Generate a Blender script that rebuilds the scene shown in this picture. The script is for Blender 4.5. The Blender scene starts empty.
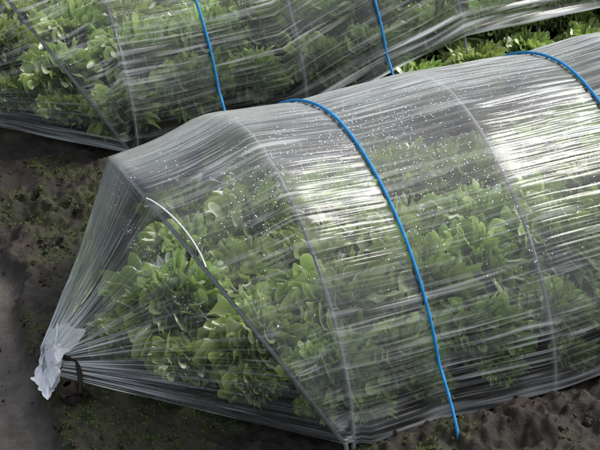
import bpy, math, random, bmesh
import numpy as np
from mathutils import Vector, Matrix
random.seed(7); rng=np.random.default_rng(7)
scene=bpy.context.scene
# ------------------------------------------------------------ camera
CAM=np.array([-2.0172,-4.5397,3.0947]); PSI,TH,FPX=0.4442,0.5132,2240.0
F=np.array([math.sin(PSI)*math.cos(TH),math.cos(PSI)*math.cos(TH),-math.sin(TH)])
R=np.array([math.cos(PSI),-math.sin(PSI),0.0]); U=np.cross(R,F)
cd=bpy.data.cameras.new("camera"); cam=bpy.data.objects.new("camera",cd); scene.collection.objects.link(cam)
cd.sensor_width=36; cd.lens=FPX*36/600; cd.clip_end=3000; cd.clip_start=0.05
m=Matrix(((R[0],U[0],-F[0],CAM[0]),(R[1],U[1],-F[1],CAM[1]),(R[2],U[2],-F[2],CAM[2]),(0,0,0,1)))
cam.matrix_world=m; scene.camera=cam
def ground_at(px,py,z=0.0):
    d=F+R*(px-300)/FPX-U*(py-225)/FPX
    k=(z-CAM[2])/d[2]; return CAM+d*k
# ------------------------------------------------------------ params
W,H,S,D,XO,TILT,L,E=0.6,0.562,0.562,1.6193,0.0933,0.535,0.545,1.12
RX=0.237
NH=6
# ------------------------------------------------------------ noise
def vnoise(x,y,seed=0):
    xi=np.floor(x).astype(np.int64); yi=np.floor(y).astype(np.int64)
    xf=x-xi; yf=y-yi; xf=xf*xf*(3-2*xf); yf=yf*yf*(3-2*yf)
    def h(a,b):
        n=(a*374761393+b*668265263+seed*1442695)&0x7fffffff
        n=((n^(n>>13))*1274126177)&0x7fffffff
        n=(n^(n>>16))&0xffff
        return n/65535.0
    return (h(xi,yi)*(1-xf)+h(xi+1,yi)*xf)*(1-yf)+(h(xi,yi+1)*(1-xf)+h(xi+1,yi+1)*xf)*yf
def fbm(x,y,o=5,seed=0,g=0.5):
    a=1;s=0;n=0
    for i in range(o):
        s=s+a*(vnoise(x,y,seed+i*17)-0.5);n+=a;a*=g;x=x*2.03+3.1;y=y*2.03+1.7
    return s/n*2
def sstep(v,a,b):
    q=np.clip((v-a)/(b-a),0,1); return q*q*(3-2*q)
# ------------------------------------------------------------ material helpers
def newmat(name):
    m=bpy.data.materials.new(name); m.use_nodes=True; nt=m.node_tree; nt.nodes.clear()
    out=nt.nodes.new("ShaderNodeOutputMaterial"); return m,nt,out
class N:
    def __init__(s,nt): s.nt=nt
    def __call__(s,typ,ins={},**kw):
        n=s.nt.nodes.new("ShaderNode"+typ)
        for k,v in kw.items(): setattr(n,k,v)
        for k,v in ins.items():
            if isinstance(v,bpy.types.NodeSocket): s.nt.links.new(v,n.inputs[k])
            else: n.inputs[k].default_value=v
        return n
    def math(s,op,a,b=0.0,c=None,clamp=False):
        ins={0:a,1:b}
        if c is not None: ins[2]=c
        return s("Math",ins,operation=op,use_clamp=clamp).outputs[0]
    def rng(s,v,a,b,c=0.0,d=1.0,smooth=False):
        n=s("MapRange",{0:v,1:a,2:b,3:c,4:d}); n.clamp=True
        if smooth:n.interpolation_type='SMOOTHSTEP'
        return n.outputs[0]
def mix(n,f,a,b):
    x=n("Mix",data_type='RGBA'); 
    for i,v in ((0,f),(6,a),(7,b)):
        if isinstance(v,bpy.types.NodeSocket): n.nt.links.new(v,x.inputs[i])
        else: x.inputs[i].default_value=v
    return x.outputs[2]
def simple(name,col,rough=0.5,spec=0.4,bscale=200,bump=0.1,var=0.15):
    m,nt,out=newmat(name); n=N(nt)
    tc=n("TexCoord"); nz=n("TexNoise",{"Vector":tc.outputs["Object"],"Scale":bscale,"Detail":2.0})
    c=mix(n,nz.outputs[0],(*[v*(1-var) for v in col],1),(*[min(1,v*(1+var)) for v in col],1))
    b=n("Bump",{"Strength":bump,"Height":nz.outputs[0],"Distance":0.002})
    p=n("BsdfPrincipled",{"Base Color":c,"Roughness":rough,"Specular IOR Level":spec,"Normal":b.outputs[0]})
    nt.links.new(p.outputs[0],out.inputs[0]); return m
def film_material():
    m,nt,out=newmat("plastic_film"); n=N(nt)
    at=n("Attribute",attribute_name="haze_glint").outputs["Fac"]
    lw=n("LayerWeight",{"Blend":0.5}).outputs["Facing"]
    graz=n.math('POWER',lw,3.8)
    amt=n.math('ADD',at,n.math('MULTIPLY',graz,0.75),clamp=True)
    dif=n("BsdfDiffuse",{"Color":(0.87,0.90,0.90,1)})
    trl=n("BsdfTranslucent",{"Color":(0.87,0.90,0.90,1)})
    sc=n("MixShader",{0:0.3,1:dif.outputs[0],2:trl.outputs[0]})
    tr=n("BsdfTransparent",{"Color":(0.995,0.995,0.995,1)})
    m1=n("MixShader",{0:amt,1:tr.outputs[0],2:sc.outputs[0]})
    gl=n("BsdfGlossy",{"Color":(1,1,1,1),"Roughness":0.10})
    fr=n("Fresnel",{"IOR":1.42}).outputs[0]
    m2=n("MixShader",{0:fr,1:m1.outputs[0],2:gl.outputs[0]})
    nt.links.new(m2.outputs[0],out.inputs[0]); return m
FILM=film_material()
ROPE=simple("blue_rope_mat",(0.014,0.21,0.48),0.55,0.25,900,0.5,0.35)
ROD=simple("hoop_rod_mat",(0.20,0.22,0.20),0.5,0.4,150,0.1)
WSTR=simple("white_cord_mat",(0.62,0.65,0.64),0.6)
WOOD=simple("stake_mat",(0.028,0.022,0.017),0.8,0.2,60,0.8,0.4)
def leaf_material():
    m,nt,out=newmat("lettuce_leaf"); n=N(nt)
    ob=n("ObjectInfo").outputs["Random"]
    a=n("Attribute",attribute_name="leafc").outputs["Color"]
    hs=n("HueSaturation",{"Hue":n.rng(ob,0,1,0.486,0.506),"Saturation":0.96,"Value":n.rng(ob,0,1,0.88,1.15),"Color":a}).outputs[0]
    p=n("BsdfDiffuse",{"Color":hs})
    t=n("BsdfTranslucent",{"Color":hs})
    x=n("MixShader",{0:0.27,1:p.outputs[0],2:t.outputs[0]})
    g=n("BsdfGlossy",{"Roughness":0.45,"Color":(1,1,1,1)})
    y=n("MixShader",{0:n.math('MULTIPLY',n("Fresnel",{"IOR":1.35}).outputs[0],0.45),1:x.outputs[0],2:g.outputs[0]})
    nt.links.new(y.outputs[0],out.inputs[0]); return m
LEAF=leaf_material()
# ------------------------------------------------------------ mesh util
def grid_mesh(name,P,mat,attr=None,smooth=True):
    nu,nv=P.shape[:2]
    idx=np.arange(nu*nv,dtype=np.int32).reshape(nu,nv)
    f=np.stack([idx[:-1,:-1],idx[1:,:-1],idx[1:,1:],idx[:-1,1:]],-1).reshape(-1,4)
    me=bpy.data.meshes.new(name); nf=len(f)
    me.vertices.add(nu*nv); me.vertices.foreach_set("co",P.reshape(-1).astype(np.float32))
    me.loops.add(nf*4); me.loops.foreach_set("vertex_index",f.ravel())
    me.polygons.add(nf); me.polygons.foreach_set("loop_start",np.arange(0,nf*4,4,dtype=np.int32))
    me.update(calc_edges=True)
    if smooth: me.polygons.foreach_set("use_smooth",[True]*nf)
    if attr is not None:
        for k,v in attr.items():
            at=me.attributes.new(k,'FLOAT','POINT'); at.data.foreach_set("value",v.ravel().astype(np.float32))
    me.materials.append(mat); me.update(); return me
def obj(name,me,parent=None,loc=None):
    o=bpy.data.objects.new(name,me); scene.collection.objects.link(o)
    if parent: o.parent=parent
    if loc is not None:o.location=loc
    return o
def tube(name,pts,r,mat,parent=None,segs=10,twist=0.0):
    pts=np.array(pts,float); n=len(pts)
    T=np.gradient(pts,axis=0); T/=np.linalg.norm(T,axis=1)[:,None]+1e-12
    A=np.array([1.0,0.13,0.05]) if abs(T[n//2][0])<0.8 else np.array([0,0.2,1.0])
    r=np.broadcast_to(r,(n,))
    arc=np.concatenate([[0],np.cumsum(np.linalg.norm(np.diff(pts,axis=0),axis=1))])
    P=np.zeros((n,segs+1,3))
    for i in range(n):
        a=np.cross(T[i],A); a/=np.linalg.norm(a); b=np.cross(T[i],a)
        for j in range(segs+1):
            th=2*math.pi*j/segs
            rr=r[i]*(1+ (0.16*math.cos(3*th+arc[i]*twist) if twist else 0))
            P[i,j]=pts[i]+rr*(math.cos(th)*a+math.sin(th)*b)
    return obj(name,grid_mesh(name,P,mat),parent)
def empty(name):
    e=bpy.data.objects.new(name,None); scene.collection.objects.link(e); e.empty_display_size=0.1; return e
bm=bmesh.new(); bmesh.ops.create_icosphere(bm,subdivisions=1,radius=1.0); dv=np.array([v.co[:] for v in bm.verts]); dfc=np.array([[v.index for v in f.verts] for f in bm.faces]); bm.free()
def drop_mat():
    m,nt,out=newmat("water_droplet"); n=N(nt)
    p=n("BsdfPrincipled",{"Base Color":(0.78,0.82,0.84,1),"Roughness":0.08,"Specular IOR Level":0.8})
    nt.links.new(p.outputs[0],out.inputs[0]); return m
DROP=drop_mat()
# ------------------------------------------------------------ tunnel
def arch(t,h=H,w=W):
    c=np.cos(t); s=np.clip(np.sin(t),0,1)
    return -w*np.sign(c)*np.abs(c)**E, h*s**E
def build_tunnel(name,ox,oy,xs_hoops,xs_ropes,xend,lift=None,seed=0):
    root=empty(name)
    NV=1300
    tt0=np.linspace(0,math.pi,2000); y0,z0=arch(tt0)
    a0=np.concatenate([[0],np.cumsum(np.hypot(np.diff(y0),np.diff(z0)))])
    arc=np.linspace(0,a0[-1],NV); t=np.interp(arc,a0,tt0)
    Yb,Zb=arch(t)
    off=0.010
    rows=[];Us=[];dens=[];Nrm=[];amps=[]
    hp=sorted(xs_hoops)
    tie=np.array([-L,0.0,0.050])
    nearh=lambda x,wd: max(math.exp(-((x-a)/wd)**2) for a in hp)
    def sag(x):
        d=0.0
        for a,b in zip(hp[:-1],hp[1:]):
            if a<=x<=b: d+=0.012*math.sin(math.pi*(x-a)/(b-a))
        for r in xs_ropes: d+=0.018*math.exp(-abs(x-r)/0.12)
        return d*(1-nearh(x,0.05))
    rad=np.stack([np.zeros(NV),Yb/W*0.9,Zb/H],1); rad/=np.linalg.norm(rad,axis=1)[:,None]
    radc=np.stack([-0.35*np.ones(NV),Yb/W*0.9,Zb/H+0.05],1); radc/=np.linalg.norm(radc,axis=1)[:,None]
    n1=60
    hoop1=np.stack([-0.02-(Zb+off)*math.sin(TILT),Yb*1.01,(Zb+off)*math.cos(TILT)],1)
    ring=np.stack([tie[0]+0.02*np.sin(t*2),-0.040*np.cos(t),tie[2]-0.035+0.070*np.sin(t)],1)
    for i in range(n1):
        s=i/(n1-1); ss=s**0.94
        P=ring*(1-ss)+hoop1*ss
        P=P-radc*(0.02*math.sin(math.pi*s)*np.sin(t))[:,None]
        rows.append(P); Us.append(np.full(NV,-1.1+0.66*s)); Nrm.append(radc)
        dens.append(np.full(NV,max(0,1-s/0.5)**1.6*1.15+0.06))
        amps.append(np.full(NV,(1.0+2.6*(1-s)*min(1,s*4))*(0.35+0.65*min(1,(1-s)*6))*min(1,0.3+s*3)))
    n2=14
    hoop2=np.stack([np.zeros(NV),Yb*(1+off),Zb+off],1)
    for i in range(1,n2):
        s=i/n2
        P=hoop1*(1-s)+hoop2*s
        P=P-radc*(0.012*math.sin(math.pi*s)*np.sin(t))[:,None]
        rows.append(P); Us.append(np.full(NV,-0.44+0.44*s)); dens.append(np.zeros(NV)); Nrm.append(radc)
        amps.append(np.full(NV,0.3+0.5*math.sin(math.pi*s)))
    x=0.0
    while x<=xend:
        sc=sag(x); k=(1+off-sc)
        y=Yb*k; z=Zb*k; dd=np.zeros(NV)
        if lift:
            lz=lift(x)
            if lz>0:
                t0=math.asin(min(1,(lz/H)**(1/E)))
                t2=t0+(math.pi-t0)*t/math.pi
                yy,zz=arch(t2); y=yy*k; z=zz*k
                bunch=np.exp(-arc/0.05); y=y-bunch*0.006*np.sin(arc*160+x*5); dd=bunch*0.12
        rows.append(np.stack([np.full(NV,x),y,z],1)); Us.append(np.full(NV,x)); dens.append(dd); Nrm.append(rad)
        amps.append(np.full(NV,0.45+0.55*(1-nearh(x,0.05))))
        x+=0.0187
    P=np.array(rows);UU=np.array(Us);DN=np.array(dens);NR=np.array(Nrm);AM=np.array(amps); VV=np.broadcast_to(arc,UU.shape)
    sd=seed*50
    wob=0.009*fbm(UU*3.0,VV*2.5,2,sd+70)
    v2=VV+wob+0.02*np.sin(UU*1.9+seed)
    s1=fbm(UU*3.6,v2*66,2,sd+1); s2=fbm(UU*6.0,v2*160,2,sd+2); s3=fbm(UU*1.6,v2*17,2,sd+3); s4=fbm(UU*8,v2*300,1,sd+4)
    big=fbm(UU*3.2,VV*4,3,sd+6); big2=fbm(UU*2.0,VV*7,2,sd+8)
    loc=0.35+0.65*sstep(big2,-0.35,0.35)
    rt=1+0.9*sstep(UU,0.45,1.1)  # stronger wrinkles further along, with bright glints painted into the film haze
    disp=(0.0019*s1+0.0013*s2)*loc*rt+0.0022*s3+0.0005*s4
    P=P+NR*(disp*AM)[...,None]
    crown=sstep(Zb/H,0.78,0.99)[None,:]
    haze_glint=0.010+0.06*crown*(0.5+0.7*sstep(big,-0.4,0.4))+loc*rt*(0.16*sstep(s1,0.27,0.55)+0.22*sstep(s2,0.29,0.55)+0.16*sstep(s4,0.5,0.85))+0.02*sstep(s3,0.1,0.5)+0.025*sstep(big,-0.1,0.4)
    haze_glint+=DN*(0.36+1.2*np.clip(s1+0.6*s2,-0.30,1))
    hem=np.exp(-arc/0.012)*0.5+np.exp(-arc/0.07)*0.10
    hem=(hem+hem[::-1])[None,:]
    haze_glint+=hem*(0.25+1.4*np.clip(s2+s1,-0.15,1))
    for r in xs_ropes: haze_glint+=0.05*np.exp(-np.abs(UU-r)/0.02)*(UU>=0)
    for a in hp: haze_glint+=0.04*np.exp(-np.abs(UU-a)/0.012)
    haze_glint=np.clip(haze_glint,0.006,0.95)
    wv=fbm(UU*2.5,UU*0+seed,3,seed+9)
    P[...,1]+=-0.030*wv*np.exp(-arc/0.08)[None,:]*(P[...,0]>0.03)
    P[...,0]+=ox; P[...,1]+=oy
    obj("film",grid_mesh(name+"_film",P,FILM,{"haze_glint":haze_glint}),root)
    nr=P.shape[0]; V=[];Fc=[]; cnt=0
    g=np.random.default_rng(seed)
    while cnt<3800:
        i=g.integers(int(n1*0.75),min(nr-2,n1+n2+75)); j=g.integers(int(NV*0.18),int(NV*0.56))
        pr=sstep(big[i,j],-0.25,0.45)*math.exp(-((j/NV-0.42)/0.13)**2)
        if g.random()>pr+0.03: continue
        q=g.random(); p0=P[i,j]*(1-q)+P[i+1,j]*q
        p0=p0+(P[i,j+1]-P[i,j])*g.random()
        nn=NR[i,j]; s=0.0007+0.0015*g.random()**2.5
        v=dv*s; v=v-np.outer(v@nn,nn)*0.45+p0+nn*s*0.2
        V.append(v); Fc.append(dfc+cnt*len(dv)); cnt+=1
    me=bpy.data.meshes.new("droplets"); me.from_pydata(np.concatenate(V).tolist(),[],np.concatenate(Fc).tolist())
    me.polygons.foreach_set("use_smooth",[True]*len(me.polygons)); me.materials.append(DROP); obj("water_droplets",me,root)
    tt=np.linspace(0,math.pi,70); y,z=arch(tt)
    def rod(nm,pts): tube(nm,pts,0.0056,ROD,root,8)
    pts=np.stack([ox-0.02-z*math.sin(TILT),oy+y*1.0,z*math.cos(TILT)],1)
    pts=np.vstack([pts[0]+[0,0,-0.1],pts,pts[-1]+[0,0,-0.1]]); rod("end_hoop",pts)
    for i,hx in enumerate(xs_hoops):
        pts=np.stack([np.full(70,ox+hx),oy+y,z],1)
        pts=np.vstack([pts[0]+[0,0,-0.1],pts,pts[-1]+[0,0,-0.1]]); rod("hoop_%d"%(i+1),pts)
    for i,rx in enumerate(xs_ropes):
        k=1+off-sag(rx)+0.011
        tz=np.linspace(0.30,math.pi-0.30,120); y,z=arch(tz)
        pts=np.stack([ox+rx+0.010*np.cos(tz),oy+y*k,z*k],1)
        a=pts[0];b=pts[-1]
        e1=np.array([ox+rx-0.012,oy-W-0.14,-0.05]); e2=np.array([ox+rx,oy+W+0.13,-0.05])
        q=np.linspace(0,0.95,22)[:,None]
        lo=e1*(1-q)+a*q; lo[:,1]-=0.018*np.sin(math.pi*q[:,0])
        q=np.linspace(0.05,1,22)[:,None]
        hi_=b*(1-q)+e2*q; hi_[:,1]+=0.018*np.sin(math.pi*q[:,0])
        tube("rope_%d"%(i+1),np.vstack([lo,pts,hi_]),0.0040,ROPE,root,12,twist=800)
    return root
hx=[S*i for i in range(NH)]
tun1=build_tunnel("plastic_tunnel",0,0,hx,[RX,0.92,1.47,2.03,2.6],hx[-1],seed=1)
def lift(x):
    if x<S*0.9: return 0.0
    return min(0.155,0.155*(x-S*0.9)/(S*1.1))
tun2=build_tunnel("plastic_tunnel",XO,D,hx,[0.27,0.84,2.03,2.6],hx[-1],lift=lift,seed=2)
# gathered, tied end -----------------------------------------------------
def crump_mat():
    m,nt,out=newmat("crumpled_film"); n=N(nt)
    tc=n("TexCoord").outputs["Object"]
    a=n("TexNoise",{"Vector":tc,"Scale":55.0,"Detail":4.0,"Distortion":1.5}).outputs[0]
    b=n("Bump",{"Strength":0.8,"Distance":0.006,"Height":a})
    d=n("BsdfPrincipled",{"Base Color":(0.90,0.92,0.93,1),"Roughness":0.3,"Normal":b.outputs[0]})
    t=n("BsdfTranslucent",{"Color":(0.90,0.92,0.93,1)})
    x=n("MixShader",{0:0.25,1:d.outputs[0],2:t.outputs[0]})
    nt.links.new(x.outputs[0],out.inputs[0]); return m
CRUMP=crump_mat()
def bundle(ox,oy,parent,seed):
    n=60;mseg=110
    P=np.zeros((n,mseg+1,3))
    ax=np.array([[0.09,0,0.100],[0.05,0,0.082],[0.015,0,0.064],[-0.01,-0.005,0.054],[-0.026,-0.022,0.042],[-0.030,-0.044,0.022],[-0.022,-0.060,0.0]])
    rr=np.array([0.004,0.026,0.044,0.056,0.060,0.052,0.030])
    q=np.linspace(0,6,n)
    for i in range(n):
        c=np.array([np.interp(q[i],range(7),ax[:,k]) for k in range(3)]); r=np.interp(q[i],range(7),rr)
        for j in range(mseg+1):
            th=2*math.pi*j/mseg
            w=1+0.22*math.sin(5*th+seed+q[i]*.5)+0.14*math.sin(11*th+q[i]*1.7)+0.08*math.sin(19*th+3*q[i])
            w*=1+0.16*math.sin(q[i]*3+2*th)+0.06*math.sin(q[i]*9+5*th)
            P[i,j]=c+r*w*(np.array([0.25,1,0.2])*math.cos(th)+np.array([0.45,0,0.9])*math.sin(th))
    P[...,0]+=ox-L; P[...,1]+=oy; P[...,2]=np.maximum(P[...,2],0.002+0.01*np.sin(P[...,0]*90)**2)
    obj("gathered_end",grid_mesh("gathered_end",P,CRUMP),parent)
bundle(0,0,tun1,0.3); bundle(XO,D,tun2,1.9)
def stake(ox,oy):
    root=empty("anchor_stake")
    tube("shaft",[(ox-L+0.015,oy-0.115,-0.10),(ox-L+0.009,oy-0.120,-0.03),(ox-L+0.003,oy-0.122,0.0),(ox-L-0.003,oy-0.120,0.035),(ox-L-0.005,oy-0.119,0.040)],[0.016,0.021,0.022,0.020,0.012],WOOD,root,9)
    tube("cord",[(ox-L+0.02,oy-0.03,0.06),(ox-L+0.045,oy-0.06,0.060),(ox-L+0.040,oy-0.09,0.035),(ox-L+0.02,oy-0.145,0.020),(ox-L-0.02,oy-0.14,0.018),(ox-L-0.02,oy-0.10,0.018),(ox-L+0.02,oy-0.095,0.016),(ox-L+0.05,oy-0.125,0.008),(ox-L+0.07,oy-0.15,-0.02)],0.0070,WOOD,root,8)
stake(0,0)
def hoop1pt(t,o=0.02,dx=0.0):
    y,z=arch(np.array(t)); return np.array([-0.02-(z+o)*math.sin(TILT)+dx,float(y)*1.02,(z+o)*math.cos(TILT)])
pts=[]
ta,tb=1.40,0.98
for q in np.linspace(0,1,30): pts.append(hoop1pt(ta+(tb-ta)*q,0.014,0.026*math.sin(math.pi*min(1,q*0.97))**0.7))
tube("tie_cord",pts,0.0022,WSTR,tun1,8)
# ------------------------------------------------------------ lettuce: fan shaped leaves with finely frilled margins
def lettuce_mesh(seed):
    r=random.Random(seed); allV=[];allF=[];allC=[]
    nl=r.randint(40,44); ns,nt=10,141
    Uu,Rh=np.meshgrid(np.linspace(-1,1,nt),np.linspace(0.02,1,ns)**0.6)
    cols=[np.array(c) for c in ((0.045,0.120,0.014),(0.50,0.68,0.165),(0.52,0.62,0.26))]
    for k in range(nl):
        f=k/(nl-1)
        az=k*2.39996+r.uniform(-.3,.3)
        lean=math.radians(72*(1-f)**0.8+5+r.uniform(-10,10))
        Ln=(0.145-0.045*f)*r.uniform(.62,1.12)
        curl=r.uniform(0.2,1.6)*(1-0.3*f)
        ph=[r.uniform(0,6.28) for _ in range(9)]
        n1=r.uniform(2.6,3.8); n2=r.uniform(8.0,10.0); n3=r.uniform(19,23)
        phm=r.uniform(0.85,1.15); phi=Uu*phm
        pw=math.pi*Uu
        wig=0.9*np.sin(2.3*pw+ph[8])
        fr3=np.sin(n3*pw+ph[5]+2*wig); fr2=np.sin(n2*pw+ph[4]-Rh*2+wig)
        lobes=np.abs(np.sin(n2*pw*0.5+ph[1]+wig))**0.6
        Rm=Ln*(0.62+0.38*np.cos(1.25*phi))*(1+0.05*np.sin(n1*pw+ph[0])+(0.17*lobes-0.12)*Rh**2+0.08*(np.abs(np.sin(n3*pw*0.5+ph[2]))-0.5)*Rh**3)
        d=Rm*Rh
        al=d*np.cos(phi); la=d*np.sin(phi)*(0.38+0.38*Rh)
        e=Rh**1.8; e3=Rh**2.6
        amp=r.uniform(0.95,1.3)*(0.8+0.2*(1-f))
        z=amp*(e*0.014*np.sin(n1*pw+ph[3]+Rh*1.5)+e*0.0120*fr2+e3*0.0060*fr3)
        z+=0.0045*np.sin(Uu*14+Rh*14+ph[6])*np.sin(Rh*20+ph[7])*Rh
        z+=0.016*(Uu*Uu)*Rh*(1-0.5*Rh)
        la=la+e*0.007*np.cos(n2*pw+ph[4]+wig)+e3*0.0035*np.cos(n3*pw+ph[5]+2*wig); al=al+e*0.007*np.cos(n2*pw+ph[4]+0.7)+e3*0.0035*np.cos(n3*pw+ph[6])
        sN=np.clip(al/Ln,0,1.2)
        sa_=np.linspace(0,1.2,40); an=lean*(0.45+0.55*sa_)+curl*sa_**2*0.75
        ix=np.concatenate([[0],np.cumsum((np.sin(an[1:])+np.sin(an[:-1]))/2)*(1.2/39)])*Ln
        iz=np.concatenate([[0],np.cumsum((np.cos(an[1:])+np.cos(an[:-1]))/2)*(1.2/39)])*Ln
        a_=np.interp(sN,sa_,an)
        X=0.008+np.interp(sN,sa_,ix)-np.cos(a_)*z; Z=np.interp(sN,sa_,iz)+np.sin(a_)*z; Y=la
        ca,sa=math.cos(az),math.sin(az)
        V=np.stack([X*ca-Y*sa,X*sa+Y*ca,Z+0.010+0.035*f],-1).reshape(-1,3)
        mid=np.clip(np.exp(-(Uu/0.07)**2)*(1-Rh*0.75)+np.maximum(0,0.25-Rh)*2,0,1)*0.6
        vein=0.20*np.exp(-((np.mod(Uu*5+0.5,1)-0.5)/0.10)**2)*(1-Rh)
        cv=np.clip(-0.06+0.62*Rh**2.0+0.26*f+0.18*np.sin(Uu*14+ph[1])*np.sin(Rh*13+ph[2])+0.24*fr2*e+0.16*fr3*e3,0,1)[...,None]  # margin tone plus painted shading: darker bases and hollows, lighter frill crests
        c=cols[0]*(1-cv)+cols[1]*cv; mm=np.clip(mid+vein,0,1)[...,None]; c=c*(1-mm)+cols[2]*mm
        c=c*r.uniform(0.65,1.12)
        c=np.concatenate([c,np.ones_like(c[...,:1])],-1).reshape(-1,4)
        idx=np.arange(ns*nt).reshape(ns,nt)
        fc=np.stack([idx[:-1,:-1],idx[:-1,1:],idx[1:,1:],idx[1:,:-1]],-1).reshape(-1,4)+k*ns*nt
        allV.append(V);allF.append(fc);allC.append(c)
    V=np.concatenate(allV);Fc=np.concatenate(allF);C=np.concatenate(allC)
    me=bpy.data.meshes.new("lettuce_head"); me.from_pydata(V.tolist(),[],Fc.tolist())
    me.polygons.foreach_set("use_smooth",[True]*len(Fc))
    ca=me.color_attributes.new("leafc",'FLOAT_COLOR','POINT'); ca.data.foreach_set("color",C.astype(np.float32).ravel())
    me.materials.append(LEAF); return me
heads=[lettuce_mesh(100+i) for i in range(5)]
def bed(ox,oy,extra=False):
    root=empty("lettuce_crop"); r=random.Random(int(oy*100)+5)
    def put(x,y,sc,zs,z=0.0):
        o=obj("head",heads[r.randrange(len(heads))],root,(ox+x,oy+y,z)); o.scale=(sc,sc,sc*zs); o.rotation_euler=(r.uniform(-.1,.1),r.uniform(-.1,.1),r.uniform(0,6.28))
    rows=[-0.42,-0.21,0.0,0.21,0.42]
    for ri,ry in enumerate(rows):
        x=0.02 if abs(ry)>0.35 else (-0.13 if abs(ry)>0.1 else -0.20)
        while x<2.6:
            sc=r.uniform(1.05,1.28)*(0.92 if abs(ry)>0.35 else 1.15)
            if x<-0.1: sc*=0.92
            put(x+r.uniform(-.025,.025)+(0.06 if ri%2 else 0),ry+r.uniform(-.02,.02),sc,(r.uniform(1.1,1.35) if abs(ry)<0.3 and x>0 else r.uniform(1.0,1.15)),r.uniform(-.01,.01))
            x+=0.21*r.uniform(0.93,1.07)
    for (x,y,s) in ((-0.34,0.0,0.75),(-0.25,-0.16,0.80),(-0.25,0.16,0.80),(-0.13,-0.32,0.74),(-0.13,0.32,0.74),(-0.03,-0.46,0.5)): put(x,y,s,0.92)
    if extra:
        x=0.95
        while x<2.6:
            put(x,-0.58+r.uniform(-.03,.03),r.uniform(.85,1.05),0.95,-0.02); x+=0.20
    else:
        x=0.10
        while x<1.6:
            put(x,-0.50+r.uniform(-.01,.01),r.uniform(.42,.55),0.9,-0.01); x+=r.uniform(0.14,0.22)
bed(0,0); bed(XO,D,True)
# ------------------------------------------------------------ ground
pb=[(-160,120),(-40,225),(0,248),(18,262),(16,300),(30,350),(46,400),(62,450),(87,540),(132,700)]
PB=np.array([ground_at(a,b)[:2] for a,b in pb])
def path_sd(x,y):
    q=np.stack([x.ravel(),y.ravel()],1); best=np.full(len(q),1e9); sg=np.ones(len(q))
    for a,b in zip(PB[:-1],PB[1:]):
        ab=b-a; u=np.clip(((q-a)@ab)/(ab@ab),0,1)
        d=q-(a+u[:,None]*ab); dd=np.hypot(d[:,0],d[:,1]); cr=ab[0]*(q[:,1]-a[1])-ab[1]*(q[:,0]-a[0])
        upd=dd<best-1e-9; best=np.where(upd,dd,best); sg=np.where(upd,np.where(cr>0,1,-1),sg)
    return (best*sg).reshape(x.shape)
def axis(a,b,st):
    core=np.arange(a,b+1e-6,st); o=[];d=st;p=b
    while p<400: d*=1.35;p+=d;o.append(p)
    i=[];d=st;p=a
    while p>-400: d*=1.35;p-=d;i.append(p)
    return np.array(i[::-1]+list(core)+o)
gx=axis(-1.1,1.9,0.0055); gy=axis(-1.1,2.2,0.0065)
X,Y=np.meshgrid(gx,gy,indexing='ij')
sd=path_sd(X,Y)
jit=0.030*fbm(X*12,Y*12,4,40)
pm=1/(1+np.exp(-np.clip((-sd+jit)/0.006,-40,40)))
near=np.exp(-np.maximum(0,np.abs(X)-6)/4)*np.exp(-np.maximum(0,np.abs(Y)-6)/4)
Z=0.030*fbm(X*2.2,Y*2.2,3,1)+0.055*fbm(X*9,Y*9,4,2)
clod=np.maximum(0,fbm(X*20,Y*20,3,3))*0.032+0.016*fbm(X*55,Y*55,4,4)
inb=np.maximum(1/(1+np.exp(-np.clip((0.62-np.abs(Y))/0.02,-40,40))),1/(1+np.exp(-np.clip((0.62-np.abs(Y-D))/0.02,-40,40))))
Z=(Z*(1-0.6*inb)+clod*(1-0.5*inb))*near-0.008
trough=np.exp(-((Y-D/2)/0.12)**2); Z-=0.035*trough*(X>-3)
Z=Z*(1-pm)+pm*(-0.075+0.022*fbm(X*5,Y*5,4,7)+0.010*fbm(X*30,Y*30,3,8))
tied=np.exp(-(((X+L)**2+Y**2)/0.09**2)); Z=Z*(1-tied)+tied*(-0.005)
P=np.stack([X,Y,Z],-1)
n3=fbm(X*4.2,Y*4.2,4,31); n1_=fbm(X*16,Y*16,4,32); n4=fbm(X*60,Y*60,3,33)
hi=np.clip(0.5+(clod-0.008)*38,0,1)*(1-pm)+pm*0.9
mossv=sstep(n3+0.6*n1_,-0.08,0.24)*(0.35+0.65*sstep(n4,-0.3,0.3))*(1-pm)
tone=np.clip(0.5+0.9*n1_+0.5*n4,0,1)
gm,nt,out=newmat("soil"); n=N(nt)
tc=n("TexCoord").outputs["Object"]
A=lambda k:n("Attribute",attribute_name=k).outputs["Fac"]
pa,ho,mo,to=A("path"),A("high"),A("mossv"),A("tone")
n2=n("TexNoise",{"Vector":tc,"Scale":140.0,"Detail":4.0,"Roughness":0.7}).outputs[0]
c=mix(n,to,(0.012,0.009,0.006,1),(0.042,0.031,0.021,1))
c=mix(n,n.rng(n2,0.5,0.75,0,0.45),c,(0.078,0.062,0.046,1))
c=mix(n,n.math('MULTIPLY',mo,0.8),c,mix(n,n2,(0.016,0.025,0.005,1),(0.060,0.074,0.015,1)))
pc=mix(n,to,(0.062,0.055,0.046,1),(0.108,0.096,0.082,1))
pc=mix(n,n.rng(n2,0.5,0.65,0,0.6),pc,(0.045,0.039,0.033,1))
c=mix(n,pa,c,pc)
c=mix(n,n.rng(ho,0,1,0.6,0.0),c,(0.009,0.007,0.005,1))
b=n("Bump",{"Strength":0.9,"Distance":0.005,"Height":n2})
p=n("BsdfPrincipled",{"Base Color":c,"Roughness":n.rng(n2,0.3,0.7,0.5,0.85),"Specular IOR Level":0.3,"Normal":b.outputs[0]})
nt.links.new(p.outputs[0],out.inputs[0])
ground=obj("ground",grid_mesh("ground",P,gm,{"path":pm,"high":hi,"mossv":mossv,"tone":tone}))
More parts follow.
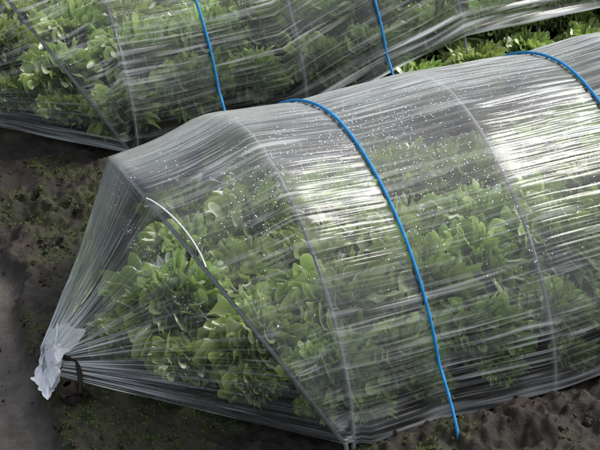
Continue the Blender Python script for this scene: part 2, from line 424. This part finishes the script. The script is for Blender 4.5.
def hgt(x,y):
    i=np.clip(np.searchsorted(gx,x),0,len(gx)-1); j=np.clip(np.searchsorted(gy,y),0,len(gy)-1); return Z[i,j],pm[i,j],mossv[i,j]
bm=bmesh.new(); bmesh.ops.create_icosphere(bm,subdivisions=2,radius=1.0); iv=np.array([v.co[:] for v in bm.verts]); ifc=np.array([[v.index for v in f.verts] for f in bm.faces]); bm.free()
V=[];Fc=[];k2=0
for k in range(3600):
    x=rng.uniform(-1.0,1.9); y=rng.uniform(-1.0,1.15)
    if abs(y)<0.6 and x>-0.3: continue
    z,pp,_=hgt(x,y)
    if pp>0.5 and rng.random()<0.7: continue
    s=0.002+0.008*rng.random()**3.5
    nz=vnoise(iv[:,0]*2.3+k,iv[:,1]*2.3+iv[:,2]*1.9,k)
    v=iv*(0.5+0.9*nz)[:,None]*s*rng.uniform(0.6,1.3,3)+[x,y,z+s*0.15]
    V.append(v); Fc.append(ifc+k2*len(iv)); k2+=1
me=bpy.data.meshes.new("soil_clods"); me.from_pydata(np.concatenate(V).tolist(),[],np.concatenate(Fc).tolist()); me.materials.append(simple("clod_mat",(0.040,0.031,0.023),0.9,0.2,150,0.8,0.5)); obj("soil_clods",me)
V=[];Fc=[]
for k in range(38000):
    x=rng.uniform(-1.0,1.9); y=rng.uniform(-1.0,1.2)
    if abs(y)<0.58 and x>-0.2: continue
    z,pp,mv=hgt(x,y)
    if pp>0.4 or mv<0.4: continue
    for b_ in range(rng.integers(3,6)):
        a=rng.uniform(0,6.28); l=rng.uniform(0.003,0.010); w=l*0.3; up=rng.uniform(0.3,1.4)
        d=np.array([math.cos(a),math.sin(a),up]); d/=np.linalg.norm(d); q=np.array([-math.sin(a),math.cos(a),0])
        o=np.array([x,y,z-0.001])+rng.normal(0,0.004,3)*[1,1,0]
        base=len(V); V+=[o.tolist(),(o+d*l*.5+q*w).tolist(),(o+d*l).tolist(),(o+d*l*.5-q*w).tolist()]; Fc.append([base,base+1,base+2,base+3])
me=bpy.data.meshes.new("moss"); me.from_pydata(V,[],Fc); me.materials.append(simple("moss_mat",(0.055,0.075,0.016),0.8,0.2,60,0.2,0.5)); obj("moss",me)
# ------------------------------------------------------------ light (bright overcast)
SE,SA=math.radians(50),math.radians(88)
Ld=Vector((math.sin(SA)*math.cos(SE),math.cos(SA)*math.cos(SE),math.sin(SE)))
sd_=bpy.data.lights.new("sun",'SUN'); sd_.energy=2.5; sd_.angle=math.radians(26); sd_.color=(1,0.985,0.96)
so=bpy.data.objects.new("sun",sd_); scene.collection.objects.link(so); so.rotation_euler=Ld.to_track_quat('Z','Y').to_euler()
w=bpy.data.worlds.new("World"); scene.world=w; w.use_nodes=True; nt=w.node_tree
bg=nt.nodes["Background"]; sk=nt.nodes.new("ShaderNodeTexSky"); sk.sky_type='NISHITA'; sk.sun_disc=False
sk.sun_elevation=SE; sk.sun_rotation=SA; sk.dust_density=4.0; sk.air_density=1.0
hs=nt.nodes.new("ShaderNodeHueSaturation"); hs.inputs["Saturation"].default_value=0.5; hs.inputs["Value"].default_value=1.6
nt.links.new(sk.outputs[0],hs.inputs["Color"])
nt.links.new(hs.outputs[0],bg.inputs[0]); bg.inputs[1].default_value=0.15
scene.view_settings.view_transform='Standard'; scene.view_settings.look='None'; scene.view_settings.exposure=0
